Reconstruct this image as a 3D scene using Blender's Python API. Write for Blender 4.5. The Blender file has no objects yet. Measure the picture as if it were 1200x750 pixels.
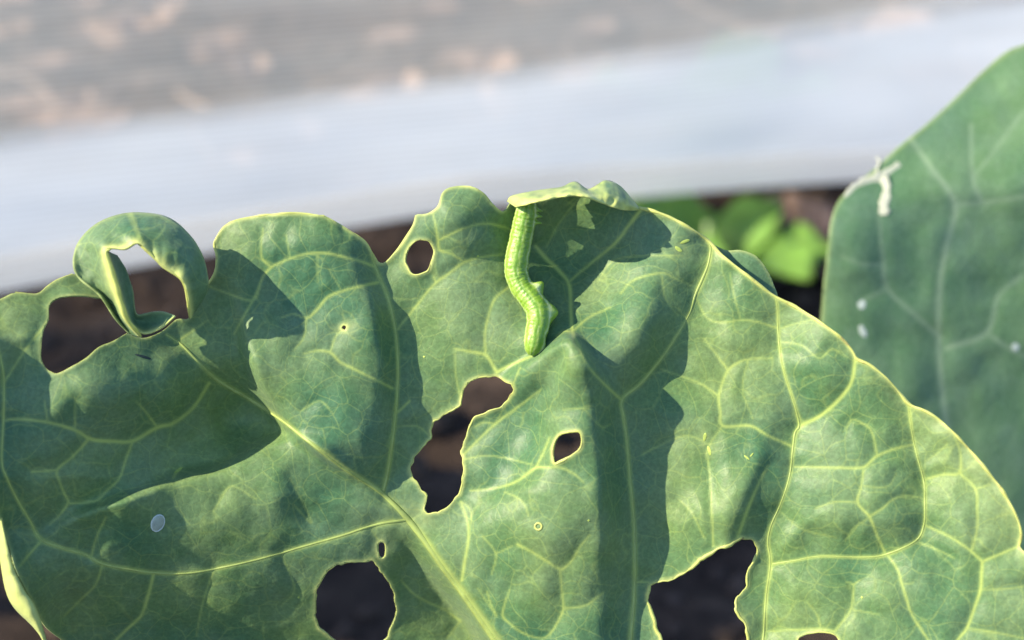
import bpy, math, random
import numpy as np
from mathutils import Vector

random.seed(7)
rng = np.random.default_rng(11)
sc = bpy.context.scene
COL = sc.collection

# ------------------------------------------------------------------ camera
CAM = np.array([0.0, 0.0, 0.45])
RIGHT = np.array([1.0, 0.0, 0.0])
UP = np.array([0.0, 0.5, 0.8660254])
BACK = np.array([0.0, -0.8660254, 0.5])
cd = bpy.data.cameras.new('camera')
cam = bpy.data.objects.new('camera', cd)
COL.objects.link(cam)
cam.location = CAM
cam.rotation_euler = (math.radians(60), 0, 0)
cd.lens = 50
cd.sensor_width = 36
cd.clip_start = 0.01
cd.clip_end = 400
cd.dof.use_dof = True
cd.dof.focus_distance = 0.246
cd.dof.aperture_fstop = 12
sc.camera = cam

# ------------------------------------------------------------------ sky, sun, exposure
SUN_CAM = np.array([-0.79, 0.42, 0.44])
SUN = RIGHT*SUN_CAM[0] + UP*SUN_CAM[1] + BACK*SUN_CAM[2]
SUN = SUN/np.linalg.norm(SUN)
world = bpy.data.worlds.new('World')
sc.world = world
world.use_nodes = True
wn = world.node_tree.nodes
wl = world.node_tree.links
sky = wn.new('ShaderNodeTexSky')
sky.sky_type = 'NISHITA'
sky.sun_disc = False
sky.ozone_density = 3.5
sky.dust_density = 0.4
sky.sun_elevation = math.asin(SUN[2])
sky.sun_rotation = math.atan2(SUN[0], SUN[1])
bg = wn['Background']
bg.inputs['Strength'].default_value = 0.15
wl.new(sky.outputs['Color'], bg.inputs['Color'])
sd = bpy.data.lights.new('sun', 'SUN')
sd.energy = 5.0
sd.angle = math.radians(0.6)
sd.color = (1.0, 0.89, 0.63)
so = bpy.data.objects.new('sun', sd)
COL.objects.link(so)
so.location = (-3, -1.5, 3)
so.rotation_euler = Vector(SUN).to_track_quat('Z', 'Y').to_euler()
sc.view_settings.view_transform = 'Standard'
sc.view_settings.look = 'None'
sc.view_settings.exposure = 0.95
sc.view_settings.gamma = 1.0
sc.render.engine = 'CYCLES'
sc.cycles.max_bounces = 10
sc.cycles.transparent_max_bounces = 16

# ------------------------------------------------------------------ helpers
def mesh_np(name, verts, faces, smooth=True):
    """verts (n,3) array, faces (m,3|4) int array -> mesh, built fast"""
    me = bpy.data.meshes.new(name)
    verts = np.ascontiguousarray(verts, dtype=np.float32)
    faces = np.ascontiguousarray(faces, dtype=np.int32)
    k = faces.shape[1]
    me.vertices.add(len(verts))
    me.vertices.foreach_set('co', verts.ravel())
    me.loops.add(faces.size)
    me.loops.foreach_set('vertex_index', faces.ravel())
    me.polygons.add(len(faces))
    me.polygons.foreach_set('loop_start', np.arange(0, faces.size, k, dtype=np.int32))
    me.polygons.foreach_set('loop_total', np.full(len(faces), k, dtype=np.int32))
    me.update(calc_edges=True)
    me.polygons.foreach_set('use_smooth', np.full(len(faces), smooth, dtype=bool))
    me.validate()
    return me

def attr(me, name, vals):
    a = me.attributes.new(name, 'FLOAT', 'POINT')
    a.data.foreach_set('value', np.ascontiguousarray(vals, dtype=np.float32))

def link(name, me, material, parent=None, origin=None):
    o = bpy.data.objects.new(name, me)
    COL.objects.link(o)
    if material is not None:
        me.materials.clear()
        me.materials.append(material)
    if parent is not None:
        o.parent = parent
    elif origin is not None:
        o.location = origin
    return o

def empty(name, loc):
    o = bpy.data.objects.new(name, None)
    o.empty_display_size = 0.02
    COL.objects.link(o)
    o.location = loc
    return o

def tag(o, label=None, cat=None, group=None, kind=None):
    if label: o['label'] = label
    if cat: o['category'] = cat
    if group: o['group'] = group
    if kind: o['kind'] = kind
    return o

def solidify(o, t, offset=-1):
    m = o.modifiers.new('thickness', 'SOLIDIFY')
    m.thickness = t
    m.offset = offset
    m.use_even_offset = False
    return m

def spline(pts, step=5.0, closed=False):
    """Catmull-Rom through points of any dimension"""
    p = np.array(pts, float)
    n = len(p)
    out = []
    rngi = range(n if closed else n-1)
    for i in rngi:
        if closed:
            a, b, c, d = p[(i-1) % n], p[i], p[(i+1) % n], p[(i+2) % n]
        else:
            a = p[i-1] if i > 0 else 2*p[0]-p[1]
            b, c = p[i], p[i+1]
            d = p[i+2] if i+2 < n else 2*p[-1]-p[-2]
        L = np.linalg.norm((c-b)[:2])
        k = max(1, int(math.ceil(L/step)))
        for j in range(k):
            t = j/k
            out.append(0.5*((2*b)+(c-a)*t+(2*a-5*b+4*c-d)*t*t+(3*b-a-3*c+d)*t**3))
    if not closed:
        out.append(p[-1])
    return np.array(out)

def vnoise(x, y, scale, seed):
    """smooth value noise in -1..1"""
    r = np.random.default_rng(seed)
    T = r.uniform(-1, 1, (128, 128))
    X = np.asarray(x)/scale + 1000.37
    Y = np.asarray(y)/scale + 1000.71
    xi = np.floor(X).astype(int); yi = np.floor(Y).astype(int)
    fx = X-xi; fy = Y-yi
    fx = fx*fx*fx*(fx*(fx*6-15)+10); fy = fy*fy*fy*(fy*(fy*6-15)+10)
    g = lambda a, b: T[a % 128, b % 128]
    return (g(xi, yi)*(1-fx)*(1-fy)+g(xi+1, yi)*fx*(1-fy)+g(xi, yi+1)*(1-fx)*fy+g(xi+1, yi+1)*fx*fy)

def blur(a, sig):
    if sig <= 0: return a
    r = int(3*sig)+1
    k = np.exp(-0.5*(np.arange(-r, r+1)/sig)**2); k /= k.sum()
    b = np.pad(a, ((r, r), (0, 0)), mode='edge')
    a = sum(k[i]*b[i:i+a.shape[0]] for i in range(2*r+1))
    b = np.pad(a, ((0, 0), (r, r)), mode='edge')
    return sum(k[i]*b[:, i:i+a.shape[1]] for i in range(2*r+1))

# ------------------------------------------------------------------ materials
class NT:
    def __init__(self, name):
        self.m = bpy.data.materials.new(name)
        self.m.use_nodes = True
        self.t = self.m.node_tree
        self.n = self.t.nodes
        self.n.clear()
        self.out = self.n.new('ShaderNodeOutputMaterial')
    def new(self, typ, **kw):
        nd = self.n.new('ShaderNode'+typ)
        for k, v in kw.items():
            setattr(nd, k, v)
        return nd
    def link(self, a, b): self.t.links.new(a, b)
    def put(self, sock, v):
        if isinstance(v, bpy.types.NodeSocket): self.link(v, sock)
        else: sock.default_value = v
    def math(self, op, a, b=0.0, clamp=False):
        nd = self.new('Math', operation=op, use_clamp=clamp)
        self.put(nd.inputs[0], a); self.put(nd.inputs[1], b)
        return nd.outputs[0]
    def mix(self, fac, a, b, blend='MIX'):
        nd = self.new('Mix', data_type='RGBA', blend_type=blend)
        self.put(nd.inputs[0], fac); self.put(nd.inputs[6], a); self.put(nd.inputs[7], b)
        return nd.outputs[2]
    def ramp(self, fac, stops):
        nd = self.new('ValToRGB')
        el = nd.color_ramp.elements
        while len(el) < len(stops): el.new(0.5)
        for e, (p, c) in zip(el, stops):
            e.position = p
            e.color = c if len(c) == 4 else (*c, 1)
        self.put(nd.inputs[0], fac)
        return nd.outputs[0]
    def noise(self, scale, detail=3, rough=0.5, vec=None):
        nd = self.new('TexNoise')
        nd.inputs['Scale'].default_value = scale
        nd.inputs['Detail'].default_value = detail
        nd.inputs['Roughness'].default_value = rough
        if vec is not None: self.link(vec, nd.inputs['Vector'])
        return nd.outputs['Fac']
    def coords(self): return self.new('TexCoord').outputs['Object']
    def attr(self, name): return self.new('Attribute', attribute_name=name).outputs['Fac']

def c4(r, g, b): return (r, g, b, 1.0)

def leaf_material(name, green_a, green_b, bloom, vein_c, trans_c, bloom_amt=0.35, trans=0.10, retic=0.15):
    t = NT(name)
    P = t.coords()
    vein = t.attr('vein'); edge = t.attr('edge'); pale = t.attr('pale')
    big = t.noise(38, 3, 0.55, P)
    base = t.mix(t.ramp(big, [(0.35, (0, 0, 0)), (0.68, (1, 1, 1))]), c4(*green_a), c4(*green_b))
    # waxy bloom, mottled
    blo = t.ramp(t.noise(75, 5, 0.62, P), [(0.42, (0, 0, 0)), (0.72, (1, 1, 1))])
    base = t.mix(t.math('MULTIPLY', blo, bloom_amt), base, c4(*bloom))
    # fine net of smallest veins
    vo = t.new('TexVoronoi', feature='DISTANCE_TO_EDGE')
    vo.inputs['Scale'].default_value = 430
    warp = t.new('TexNoise'); warp.inputs['Scale'].default_value = 260
    t.link(P, warp.inputs['Vector'])
    wv = t.new('VectorMath', operation='MULTIPLY_ADD')
    t.link(warp.outputs['Color'], wv.inputs[0])
    wv.inputs[1].default_value = (0.004, 0.004, 0.004)
    t.link(P, wv.inputs[2])
    t.link(wv.outputs[0], vo.inputs['Vector'])
    ret = t.ramp(vo.outputs['Distance'], [(0.0, (1, 1, 1)), (0.07, (0, 0, 0))])
    base = t.mix(t.math('MULTIPLY', ret, retic*0.5), base, c4(*vein_c))
    v2 = t.new('TexVoronoi', feature='DISTANCE_TO_EDGE')
    v2.inputs['Scale'].default_value = 190
    w2 = t.new('VectorMath', operation='MULTIPLY_ADD')
    wp2 = t.new('TexNoise'); wp2.inputs['Scale'].default_value = 110; wp2.inputs['Detail'].default_value = 1
    t.link(P, wp2.inputs['Vector'])
    t.link(wp2.outputs['Color'], w2.inputs[0]); w2.inputs[1].default_value = (0.008, 0.008, 0.008)
    t.link(P, w2.inputs[2]); t.link(w2.outputs[0], v2.inputs['Vector'])
    net2 = t.ramp(v2.outputs['Distance'], [(0.0, (1, 1, 1)), (0.035, (0, 0, 0))])
    base = t.mix(t.math('MULTIPLY', net2, 0.17), base, c4(*vein_c))
    speck = t.ramp(t.noise(1500, 2, 0.6, P), [(0.35, (0.86, 0.86, 0.86)), (0.7, (1.14, 1.14, 1.14))])
    base = t.mix(1.0, base, speck, 'MULTIPLY')
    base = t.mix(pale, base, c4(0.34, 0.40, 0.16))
    base = t.mix(vein, base, c4(*vein_c))
    base = t.mix(edge, base, c4(0.58, 0.62, 0.20))
    bmp = t.new('Bump')
    bmp.inputs['Strength'].default_value = 0.50
    bmp.inputs['Distance'].default_value = 0.0004
    pk = t.new('TexVoronoi', feature='SMOOTH_F1')
    pk.inputs['Scale'].default_value = 300
    pk.inputs['Smoothness'].default_value = 0.35
    t.link(wv.outputs[0], pk.inputs['Vector'])
    hh = t.math('ADD', t.math('MULTIPLY', t.noise(700, 4, 0.6, P), 0.5), t.math('MULTIPLY', ret, -0.35*retic))
    hh = t.math('ADD', hh, t.math('MULTIPLY', pk.outputs['Distance'], -0.40))
    t.link(hh, bmp.inputs['Height'])
    p = t.new('BsdfPrincipled')
    t.link(base, p.inputs['Base Color'])
    rough = t.math('ADD', t.math('MULTIPLY', blo, 0.14), 0.45)
    t.link(rough, p.inputs['Roughness'])
    p.inputs['Specular IOR Level'].default_value = 0.28
    p.inputs['Sheen Weight'].default_value = 0.08
    p.inputs['Sheen Roughness'].default_value = 0.5
    p.inputs['Sheen Tint'].default_value = c4(0.75, 0.88, 1.0)
    t.link(bmp.outputs[0], p.inputs['Normal'])
    tr = t.new('BsdfTranslucent')
    tc = t.mix(t.math('MAXIMUM', vein, edge), c4(*trans_c), c4(0.62, 0.66, 0.18))
    t.link(tc, tr.inputs['Color'])
    t.link(bmp.outputs[0], tr.inputs['Normal'])
    mx = t.new('MixShader')
    mx.inputs[0].default_value = trans
    t.link(p.outputs[0], mx.inputs[1]); t.link(tr.outputs[0], mx.inputs[2])
    t.link(mx.outputs[0], t.out.inputs['Surface'])
    return t.m

M_LEAF = leaf_material('kale_leaf', (0.052, 0.138, 0.068), (0.144, 0.224, 0.068), (0.23, 0.30, 0.19),
                       (0.43, 0.52, 0.13), (0.22, 0.36, 0.05))
M_LEAF2 = leaf_material('kale_leaf_waxy', (0.090, 0.190, 0.098), (0.125, 0.230, 0.100), (0.22, 0.32, 0.26),
                        (0.26, 0.36, 0.24), (0.16, 0.32, 0.05), 0.3, 0.14, 0.15)

def plain(name, col, rough=0.6, trans=0.0, tcol=None, var=0.2, nscale=300, spec=0.4, bump=0.0):
    t = NT(name)
    P = t.coords()
    f = t.ramp(t.noise(nscale, 4, 0.6, P), [(0.3, tuple(x*(1-var) for x in col)), (0.72, tuple(min(1, x*(1+var)) for x in col))])
    p = t.new('BsdfPrincipled')
    t.link(f, p.inputs['Base Color'])
    p.inputs['Roughness'].default_value = rough
    p.inputs['Specular IOR Level'].default_value = spec
    if bump:
        b = t.new('Bump'); b.inputs['Distance'].default_value = bump
        t.link(t.noise(nscale*1.7, 4, 0.6, P), b.inputs['Height'])
        t.link(b.outputs[0], p.inputs['Normal'])
    if trans > 0:
        tr = t.new('BsdfTranslucent'); tr.inputs['Color'].default_value = c4(*(tcol or col))
        mx = t.new('MixShader'); mx.inputs[0].default_value = trans
        t.link(p.outputs[0], mx.inputs[1]); t.link(tr.outputs[0], mx.inputs[2])
        t.link(mx.outputs[0], t.out.inputs['Surface'])
    else:
        t.link(p.outputs[0], t.out.inputs['Surface'])
    return t.m

M_VEIN = plain('leaf_vein', (0.37, 0.46, 0.14), 0.42, 0.25, (0.5, 0.6, 0.15), 0.18, 500)
def rim_material():
    t = NT('leaf_rim')
    P = t.coords()
    col = t.ramp(t.noise(420, 4, 0.65, P), [(0.30, (0.36, 0.31, 0.13)), (0.44, (0.60, 0.64, 0.19)), (0.75, (0.74, 0.77, 0.28))])
    p = t.new('BsdfPrincipled'); t.link(col, p.inputs['Base Color']); p.inputs['Roughness'].default_value = 0.5
    tr = t.new('BsdfTranslucent'); t.link(col, tr.inputs['Color'])
    mx = t.new('MixShader'); mx.inputs[0].default_value = 0.35
    t.link(p.outputs[0], mx.inputs[1]); t.link(tr.outputs[0], mx.inputs[2]); t.link(mx.outputs[0], t.out.inputs['Surface'])
    return t.m
M_RIM = rim_material()
M_SCAR = plain('pale_scar', (0.56, 0.57, 0.45), 0.7, 0.1, None, 0.15, 600)
M_WHITE = plain('white_speck', (0.45, 0.52, 0.48), 0.6, 0.0, None, 0.1, 900)
M_EGG = plain('pale_spot', (0.30, 0.35, 0.29), 0.35, 0.0, None, 0.12, 1500)
M_GRAZE = plain('graze_mark', (0.36, 0.46, 0.10), 0.6, 0.1, None, 0.3, 900)
M_STALK = plain('stalk', (0.24, 0.33, 0.13), 0.45, 0.0, None, 0.2, 120)

def caterpillar_material():
    t = NT('caterpillar_skin')
    P = t.coords()
    s = t.attr('stripe'); d = t.attr('dark_line')
    base = t.ramp(t.noise(900, 4, 0.6, P), [(0.3, (0.16, 0.30, 0.024)), (0.7, (0.26, 0.40, 0.05))])
    base = t.mix(d, base, c4(0.075, 0.21, 0.015))
    base = t.mix(s, base, c4(0.52, 0.60, 0.30))
    p = t.new('BsdfPrincipled')
    t.link(base, p.inputs['Base Color'])
    p.inputs['Roughness'].default_value = 0.38
    p.inputs['Subsurface Weight'].default_value = 0.35
    p.inputs['Subsurface Radius'].default_value = (0.8, 1.0, 0.25)
    p.inputs['Subsurface Scale'].default_value = 0.0012
    b = t.new('Bump'); b.inputs['Distance'].default_value = 0.0002; b.inputs['Strength'].default_value = 0.6
    t.link(t.noise(1800, 3, 0.6, P), b.inputs['Height'])
    t.link(b.outputs[0], p.inputs['Normal'])
    t.link(p.outputs[0], t.out.inputs['Surface'])
    return t.m
M_CAT = caterpillar_material()

def soil_material():
    t = NT('soil')
    P = t.coords()
    a = t.ramp(t.noise(22, 6, 0.62, P), [(0.3, (0.028, 0.021, 0.019)), (0.55, (0.068, 0.047, 0.038)), (0.78, (0.150, 0.105, 0.085))])
    g = t.ramp(t.noise(160, 5, 0.7, P), [(0.3, (0.6, 0.6, 0.6)), (0.75, (1.5, 1.45, 1.4))])
    base = t.mix(1.0, a, g, 'MULTIPLY')
    p = t.new('BsdfPrincipled')
    t.link(base, p.inputs['Base Color'])
    p.inputs['Roughness'].default_value = 0.95
    p.inputs['Specular IOR Level'].default_value = 0.135
    b = t.new('Bump'); b.inputs['Distance'].default_value = 0.006
    t.link(t.noise(120, 7, 0.7, P), b.inputs['Height'])
    t.link(b.outputs[0], p.inputs['Normal'])
    t.link(p.outputs[0], t.out.inputs['Surface'])
    return t.m
M_SOIL = soil_material()
M_CLOD = plain('soil_clod', (0.080, 0.056, 0.046), 0.95, 0, None, 0.5, 90, 0.1, 0.003)
M_STRAW = plain('straw', (0.34, 0.24, 0.19), 0.8, 0, None, 0.3, 30)
M_DRY = plain('dry_leaf', (0.36, 0.24, 0.19), 0.75, 0.2, (0.4, 0.2, 0.1), 0.5, 40)
M_WEED = plain('weed_leaf', (0.20, 0.36, 0.07), 0.5, 0.4, (0.38, 0.62, 0.08), 0.25, 60)

def net_material(name, cover, col, lines):
    """woven netting: threads and the gaps between them"""
    t = NT(name)
    uv = t.new('Attribute', attribute_name='weft').outputs['Fac']
    up = t.new('Attribute', attribute_name='warp').outputs['Fac']
    w = t.math('SINE', t.math('MULTIPLY', uv, 2*math.pi*lines))
    w2 = t.math('SINE', t.math('MULTIPLY', up, 2*math.pi*lines))
    f = t.math('ADD', t.math('MULTIPLY', w, 0.10), cover)
    f = t.math('ADD', t.math('MULTIPLY', w2, 0.04), f)
    mp = t.new('Mapping'); mp.inputs['Rotation'].default_value = (0, 0, -0.247); mp.inputs['Scale'].default_value = (2.2, 12, 30)
    t.link(t.coords(), mp.inputs['Vector'])
    n = t.noise(1.0, 4, 0.55, mp.outputs[0])
    f = t.math('ADD', f, t.math('MULTIPLY', t.math('SUBTRACT', n, 0.5), 0.55))
    f = t.math('SUBTRACT', f, t.attr('fray'), clamp=True)
    df = t.new('BsdfDiffuse'); df.inputs['Color'].default_value = c4(*col)
    tl = t.new('BsdfTranslucent'); tl.inputs['Color'].default_value = c4(*col)
    m1 = t.new('MixShader'); m1.inputs[0].default_value = 0.35
    t.link(df.outputs[0], m1.inputs[1]); t.link(tl.outputs[0], m1.inputs[2])
    tp = t.new('BsdfTransparent')
    m2 = t.new('MixShader')
    t.link(f, m2.inputs[0]); t.link(tp.outputs[0], m2.inputs[1]); t.link(m1.outputs[0], m2.inputs[2])
    t.link(m2.outputs[0], t.out.inputs['Surface'])
    return t.m
M_NET = net_material('net_mesh', 0.56, (0.62, 0.60, 0.59), 330)
M_HEM = net_material('net_hem', 0.86, (0.76, 0.78, 0.84), 330)
M_POLE = plain('support_rod', (0.10, 0.10, 0.10), 0.5, 0, None, 0.2, 60)

# ------------------------------------------------------------------ ground
def axis(lo, hi, step, far, grow=1.35):
    a = list(np.arange(lo, hi+step/2, step))
    d = step; x = a[-1]
    while x < far:
        d *= grow; x += d; a.append(x)
    d = step; x = a[0]; pre = []
    while x > -far:
        d *= grow; x -= d; pre.append(x)
    return np.array(pre[::-1]+a)
def soil_height(X, Y):
    z = 0.012*vnoise(X, Y, 0.16, 1)+0.007*vnoise(X, Y, 0.06, 2)+0.004*vnoise(X, Y, 0.025, 3)
    return z*np.exp(-((X/3.0)**2+((Y-1)/3.0)**2))
gx = axis(-1.0, 1.0, 0.009, 150); gy = axis(0.1, 2.2, 0.009, 150)
GX, GY = np.meshgrid(gx, gy)
GZ = soil_height(GX, GY)
nx, ny = len(gx), len(gy)
ii = np.arange(nx*ny).reshape(ny, nx)
gf = np.stack([ii[:-1, :-1], ii[:-1, 1:], ii[1:, 1:], ii[1:, :-1]], -1).reshape(-1, 4)
ground = link('ground', mesh_np('ground', np.stack([GX, GY, GZ], -1).reshape(-1, 3), gf), M_SOIL)
tag(ground, 'bare brown garden soil under the kale', None, None, 'structure')

# crumbs and litter: nobody could count them
ICO = []
phi = (1+5**.5)/2
iv = np.array([(-1, phi, 0), (1, phi, 0), (-1, -phi, 0), (1, -phi, 0), (0, -1, phi), (0, 1, phi), (0, -1, -phi), (0, 1, -phi), (phi, 0, -1), (phi, 0, 1), (-phi, 0, -1), (-phi, 0, 1)])/1.9
ifc = np.array([(0, 11, 5), (0, 5, 1), (0, 1, 7), (0, 7, 10), (0, 10, 11), (1, 5, 9), (5, 11, 4), (11, 10, 2), (10, 7, 6), (7, 1, 8), (3, 9, 4), (3, 4, 2), (3, 2, 6), (3, 6, 8), (3, 8, 9), (4, 9, 5), (2, 4, 11), (6, 2, 10), (8, 6, 7), (9, 8, 1)])
V = []; F = []
for k in range(3200):
    x = rng.uniform(-0.75, 0.75); y = rng.uniform(0.42, 1.7)
    r = 0.003+0.011*rng.random()**3
    v = iv*r*rng.uniform(0.7, 1.3, (12, 1))*np.array([1, rng.uniform(.7, 1.2), rng.uniform(.5, .9)])
    V.append(v+np.array([x, y, float(soil_height(np.array(x), np.array(y)))+r*0.25])); F.append(ifc+12*k)
clods = link('soil_crumbs', mesh_np('soil_crumbs', np.vstack(V), np.vstack(F), False), M_CLOD)
tag(clods, 'loose brown soil crumbs scattered over the bed', 'soil', None, 'stuff')

V = []; F = []; n0 = 0
for k in range(110):
    x = rng.uniform(-0.8, 0.8); y = rng.uniform(0.92, 1.9)
    a = rng.uniform(0, math.pi); L = rng.uniform(0.03, 0.13); w = rng.uniform(0.001, 0.0028)
    tilt = rng.uniform(-0.25, 0.25); bend = rng.uniform(-0.02, 0.02)
    z0 = float(soil_height(np.array(x), np.array(y)))+0.008
    d = np.array([math.cos(a), math.sin(a), tilt]); s = np.array([-math.sin(a), math.cos(a), 0])
    rows = []
    for i in range(4):
        q = i/3-0.5
        c = np.array([x, y, z0+abs(tilt)*L*0.5])+d*L*q+s*bend*(4*q*q)
        rows.append([c+s*w, c+np.array([0, 0, w*1.4]), c-s*w])
    V.append(np.array(rows).reshape(-1, 3))
    for i in range(3):
        for j in range(3):
            F.append((n0+3*i+j, n0+3*i+(j+1) % 3, n0+3*i+3+(j+1) % 3, n0+3*i+3+j))
    n0 += 12
straw = link('straw_litter', mesh_np('straw_litter', np.vstack(V), np.array(F)), M_STRAW)
tag(straw, 'dry pinkish straw and stalk litter on the soil behind the net', 'straw', None, 'stuff')

V = []; F = []; n0 = 0
for k in range(150):
    x = rng.uniform(-0.7, 0.7); y = rng.uniform(0.95, 1.75)
    if k < 7: x, y = rng.uniform(0.18, 0.27), rng.uniform(0.80, 0.87)
    L = rng.uniform(0.03, 0.085); a = rng.uniform(0, 6.28); cu = rng.uniform(0.4, 1.6)
    z0 = float(soil_height(np.array(x), np.array(y)))+0.006
    for i in range(6):
        t_ = i/5
        w = L*0.36*math.sin(math.pi*(0.08+0.86*t_))
        for j in range(5):
            q = j/4*2-1
            lx = (t_-.5)*L; ly = q*w; lz = cu*(q*q*w*0.8+(t_-.5)**2*L*0.9)
            V.append((x+lx*math.cos(a)-ly*math.sin(a), y+lx*math.sin(a)+ly*math.cos(a), z0+lz))
    for i in range(5):
        for j in range(4):
            b = n0+5*i+j
            F.append((b, b+1, b+6, b+5))
    n0 += 30
litter = link('leaf_litter', mesh_np('leaf_litter', np.array(V), np.array(F)), M_DRY)
solidify(litter, 0.0005)
tag(litter, 'curled dry brown leaf litter on the soil behind the net', 'leaf litter', None, 'stuff')

# ------------------------------------------------------------------ net cover
NA = np.array([-0.2914, 0.7095]); NB = np.array([0.3411, 0.8688])
ND = (NB-NA)/np.linalg.norm(NB-NA); NN = np.array([-ND[1], ND[0]])
NLEN = np.linalg.norm(NB-NA)
def net_bottom(s): return np.interp(s, [-0.6, 0, 0.146, 0.282, 0.414, 0.53, 0.652, 1.4], [0.050, 0.060, 0.0685, 0.0753, 0.0707, 0.0655, 0.060, 0.052])
def net_top(s): return np.interp(s, [-0.6, 0.009, 0.156, 0.316, 0.46, 0.615, 0.68, 1.4], [0.118, 0.1283, 0.1323, 0.137, 0.144, 0.1535, 0.1566, 0.185])
def net_sheet(name, s0, s1, t0, t1, ns, nt, zf, wob, fray=0.0):
    S, T = np.meshgrid(np.linspace(s0, s1, ns), np.linspace(t0, t1, nt))
    Z = zf(S, T)
    off = wob(S, T, Z)
    X = NA[0]+ND[0]*S+NN[0]*off; Y = NA[1]+ND[1]*S+NN[1]*off
    i = np.arange(ns*nt).reshape(nt, ns)
    f = np.stack([i[:-1, :-1], i[:-1, 1:], i[1:, 1:], i[1:, :-1]], -1).reshape(-1, 4)
    me = mesh_np(name, np.stack([X, Y, Z], -1).reshape(-1, 3)-NBASE, f)
    attr(me, 'weft', Z.ravel()); attr(me, 'warp', S.ravel())
    attr(me, 'fray', fray*np.clip((T.ravel()-0.86)/0.14, 0, 1))
    return me
NBASE = np.array([NA[0]+ND[0]*0.33, NA[1]+ND[1]*0.33, 0.0])
net = empty('net_cover', NBASE)
tag(net, 'white insect net hanging behind the leaves with a dense pale hem along its foot', 'net')
wob = lambda S, T, Z: 0.8*(Z-0.06)+0.005*vnoise(S, Z*0.4, 0.22, 5)+0.0012*vnoise(S*0.25, Z, 0.02, 6)
hem = link('hem', net_sheet('hem', -0.6, 1.4, 0, 1, 260, 40, lambda S, T: net_bottom(S)+T*(net_top(S)-net_bottom(S)+0.006), wob, 0.75), M_HEM, net)
fold = link('hem_fold', net_sheet('hem_fold', -0.6, 1.4, 0, 1, 200, 10, lambda S, T: net_bottom(S)+0.001+T*0.016,
            lambda S, T, Z: wob(S, T, Z)-0.002-0.001*np.sin(T*math.pi)), M_NET, net)
mesh_p = link('mesh_panel', net_sheet('mesh_panel', -0.6, 1.4, 0, 1, 260, 60, lambda S, T: net_top(S)-0.002+T*(0.62-net_top(S)),
              lambda S, T, Z: wob(S, T, Z)+0.003-0.25*np.clip(Z-0.2, 0, 1)), M_NET, net)

def tube(path, radii, nseg=12, cap=True):
    """closed tapered tube along a path of world points"""
    path = np.array(path, float); n = len(path)
    radii = np.broadcast_to(np.array(radii, float), (n,))
    tan = np.gradient(path, axis=0); tan /= np.linalg.norm(tan, axis=1)[:, None]
    ref = np.array([0.31, -0.86, 0.4]); V = []
    u = np.cross(tan[0], ref); u /= np.linalg.norm(u)
    for i in range(n):
        u = u-tan[i]*np.dot(u, tan[i]); u /= np.linalg.norm(u)
        w = np.cross(tan[i], u)
        th = np.arange(nseg)*2*math.pi/nseg
        V.append(path[i]+radii[i]*(np.cos(th)[:, None]*u+np.sin(th)[:, None]*w))
    V = np.vstack(V); F = []
    for i in range(n-1):
        for j in range(nseg):
            a = i*nseg+j; b = i*nseg+(j+1) % nseg
            F.append((a, b, b+nseg)); F.append((a, b+nseg, a+nseg))
    if cap:
        V = np.vstack([V, path[:1], path[-1:]])
        c0, c1 = n*nseg, n*nseg+1
        for j in range(nseg):
            F.append((c0, (j+1) % nseg, j)); F.append((c1, (n-1)*nseg+j, (n-1)*nseg+(j+1) % nseg))
    return V, np.array(F)
for s in (-0.58, 1.38):
    pts = []
    for z in np.linspace(-0.03, 0.63, 12):
        off = 0.8*(z-0.06)-0.25*max(z-0.2, 0)+0.014
        pts.append(np.array([NA[0]+ND[0]*s+NN[0]*off, NA[1]+ND[1]*s+NN[1]*off, z])-NBASE)
    V, F = tube(pts, 0.004, 10)
    link('support_rod', mesh_np('support_rod', V, F), M_POLE, net)

# ------------------------------------------------------------------ weeds behind the net foot
def weed(loc, leaves, label, seed):
    r = np.random.default_rng(seed)
    o = empty('leafy_weed', loc)
    tag(o, label, 'weed', 'green weeds growing behind the net')
    for (az, L, elev, wd) in leaves:
        V = []; F = []
        ns, nt = 9, 12
        for i in range(nt):
            t_ = i/(nt-1)
            w = wd*math.sin(math.pi*min(1, 0.12+0.88*t_))**0.8*(1+0.1*math.sin(9*t_))
            if t_ < 0.3: w *= 0.15+t_/0.3*0.85
            e = elev-0.9*t_*t_
            x = L*t_*math.cos(e*0.5+0.35*t_)*0.75; z = L*(math.sin(elev)*t_-0.35*t_*t_)
            for j in range(ns):
                q = j/(ns-1)*2-1
                lx, ly, lz = x, q*w, z+0.25*w*q*q+0.003*math.sin(14*t_+3*q)
                V.append((lx*math.cos(az)-ly*math.sin(az), lx*math.sin(az)+ly*math.cos(az), lz+0.004))
        for i in range(nt-1):
            for j in range(ns-1):
                b = i*ns+j
                F.append((b, b+1, b+ns+1, b+ns))
        lf = link('leaf', mesh_np('leaf', np.array(V), np.array(F)), M_WEED, o)
        solidify(lf, 0.0006)
    V, F = tube([(0, 0, -0.01), (0.002, 0, 0.02), (0, 0.002, 0.05)], [0.004, 0.003, 0.002], 8)
    link('stem', mesh_np('stem', V, F), M_STALK, o)
    return o
weed((0.125, 0.815, 0.0), [(-1.9, 0.12, 0.85, 0.044), (-0.9, 0.12, 0.8, 0.040), (-0.2, 0.11, 0.7, 0.036), (-2.8, 0.11, 0.8, 0.038), (0.6, 0.09, 1.0, 0.026), (2.2, 0.10, 1.1, 0.028), (-1.4, 0.08, 1.05, 0.028)],
     'bright green leafy weed below the net hem, just left of the dry brown patch', 3)
weed((0.078, 0.82, 0.0), [(-1.6, 0.09, 0.9, 0.028), (-0.5, 0.09, 0.85, 0.028), (-2.6, 0.09, 0.8, 0.026), (1.2, 0.08, 1.1, 0.024)],
     'green leafy weed below the net hem, close beside the chewed leaf margin', 4)
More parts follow.
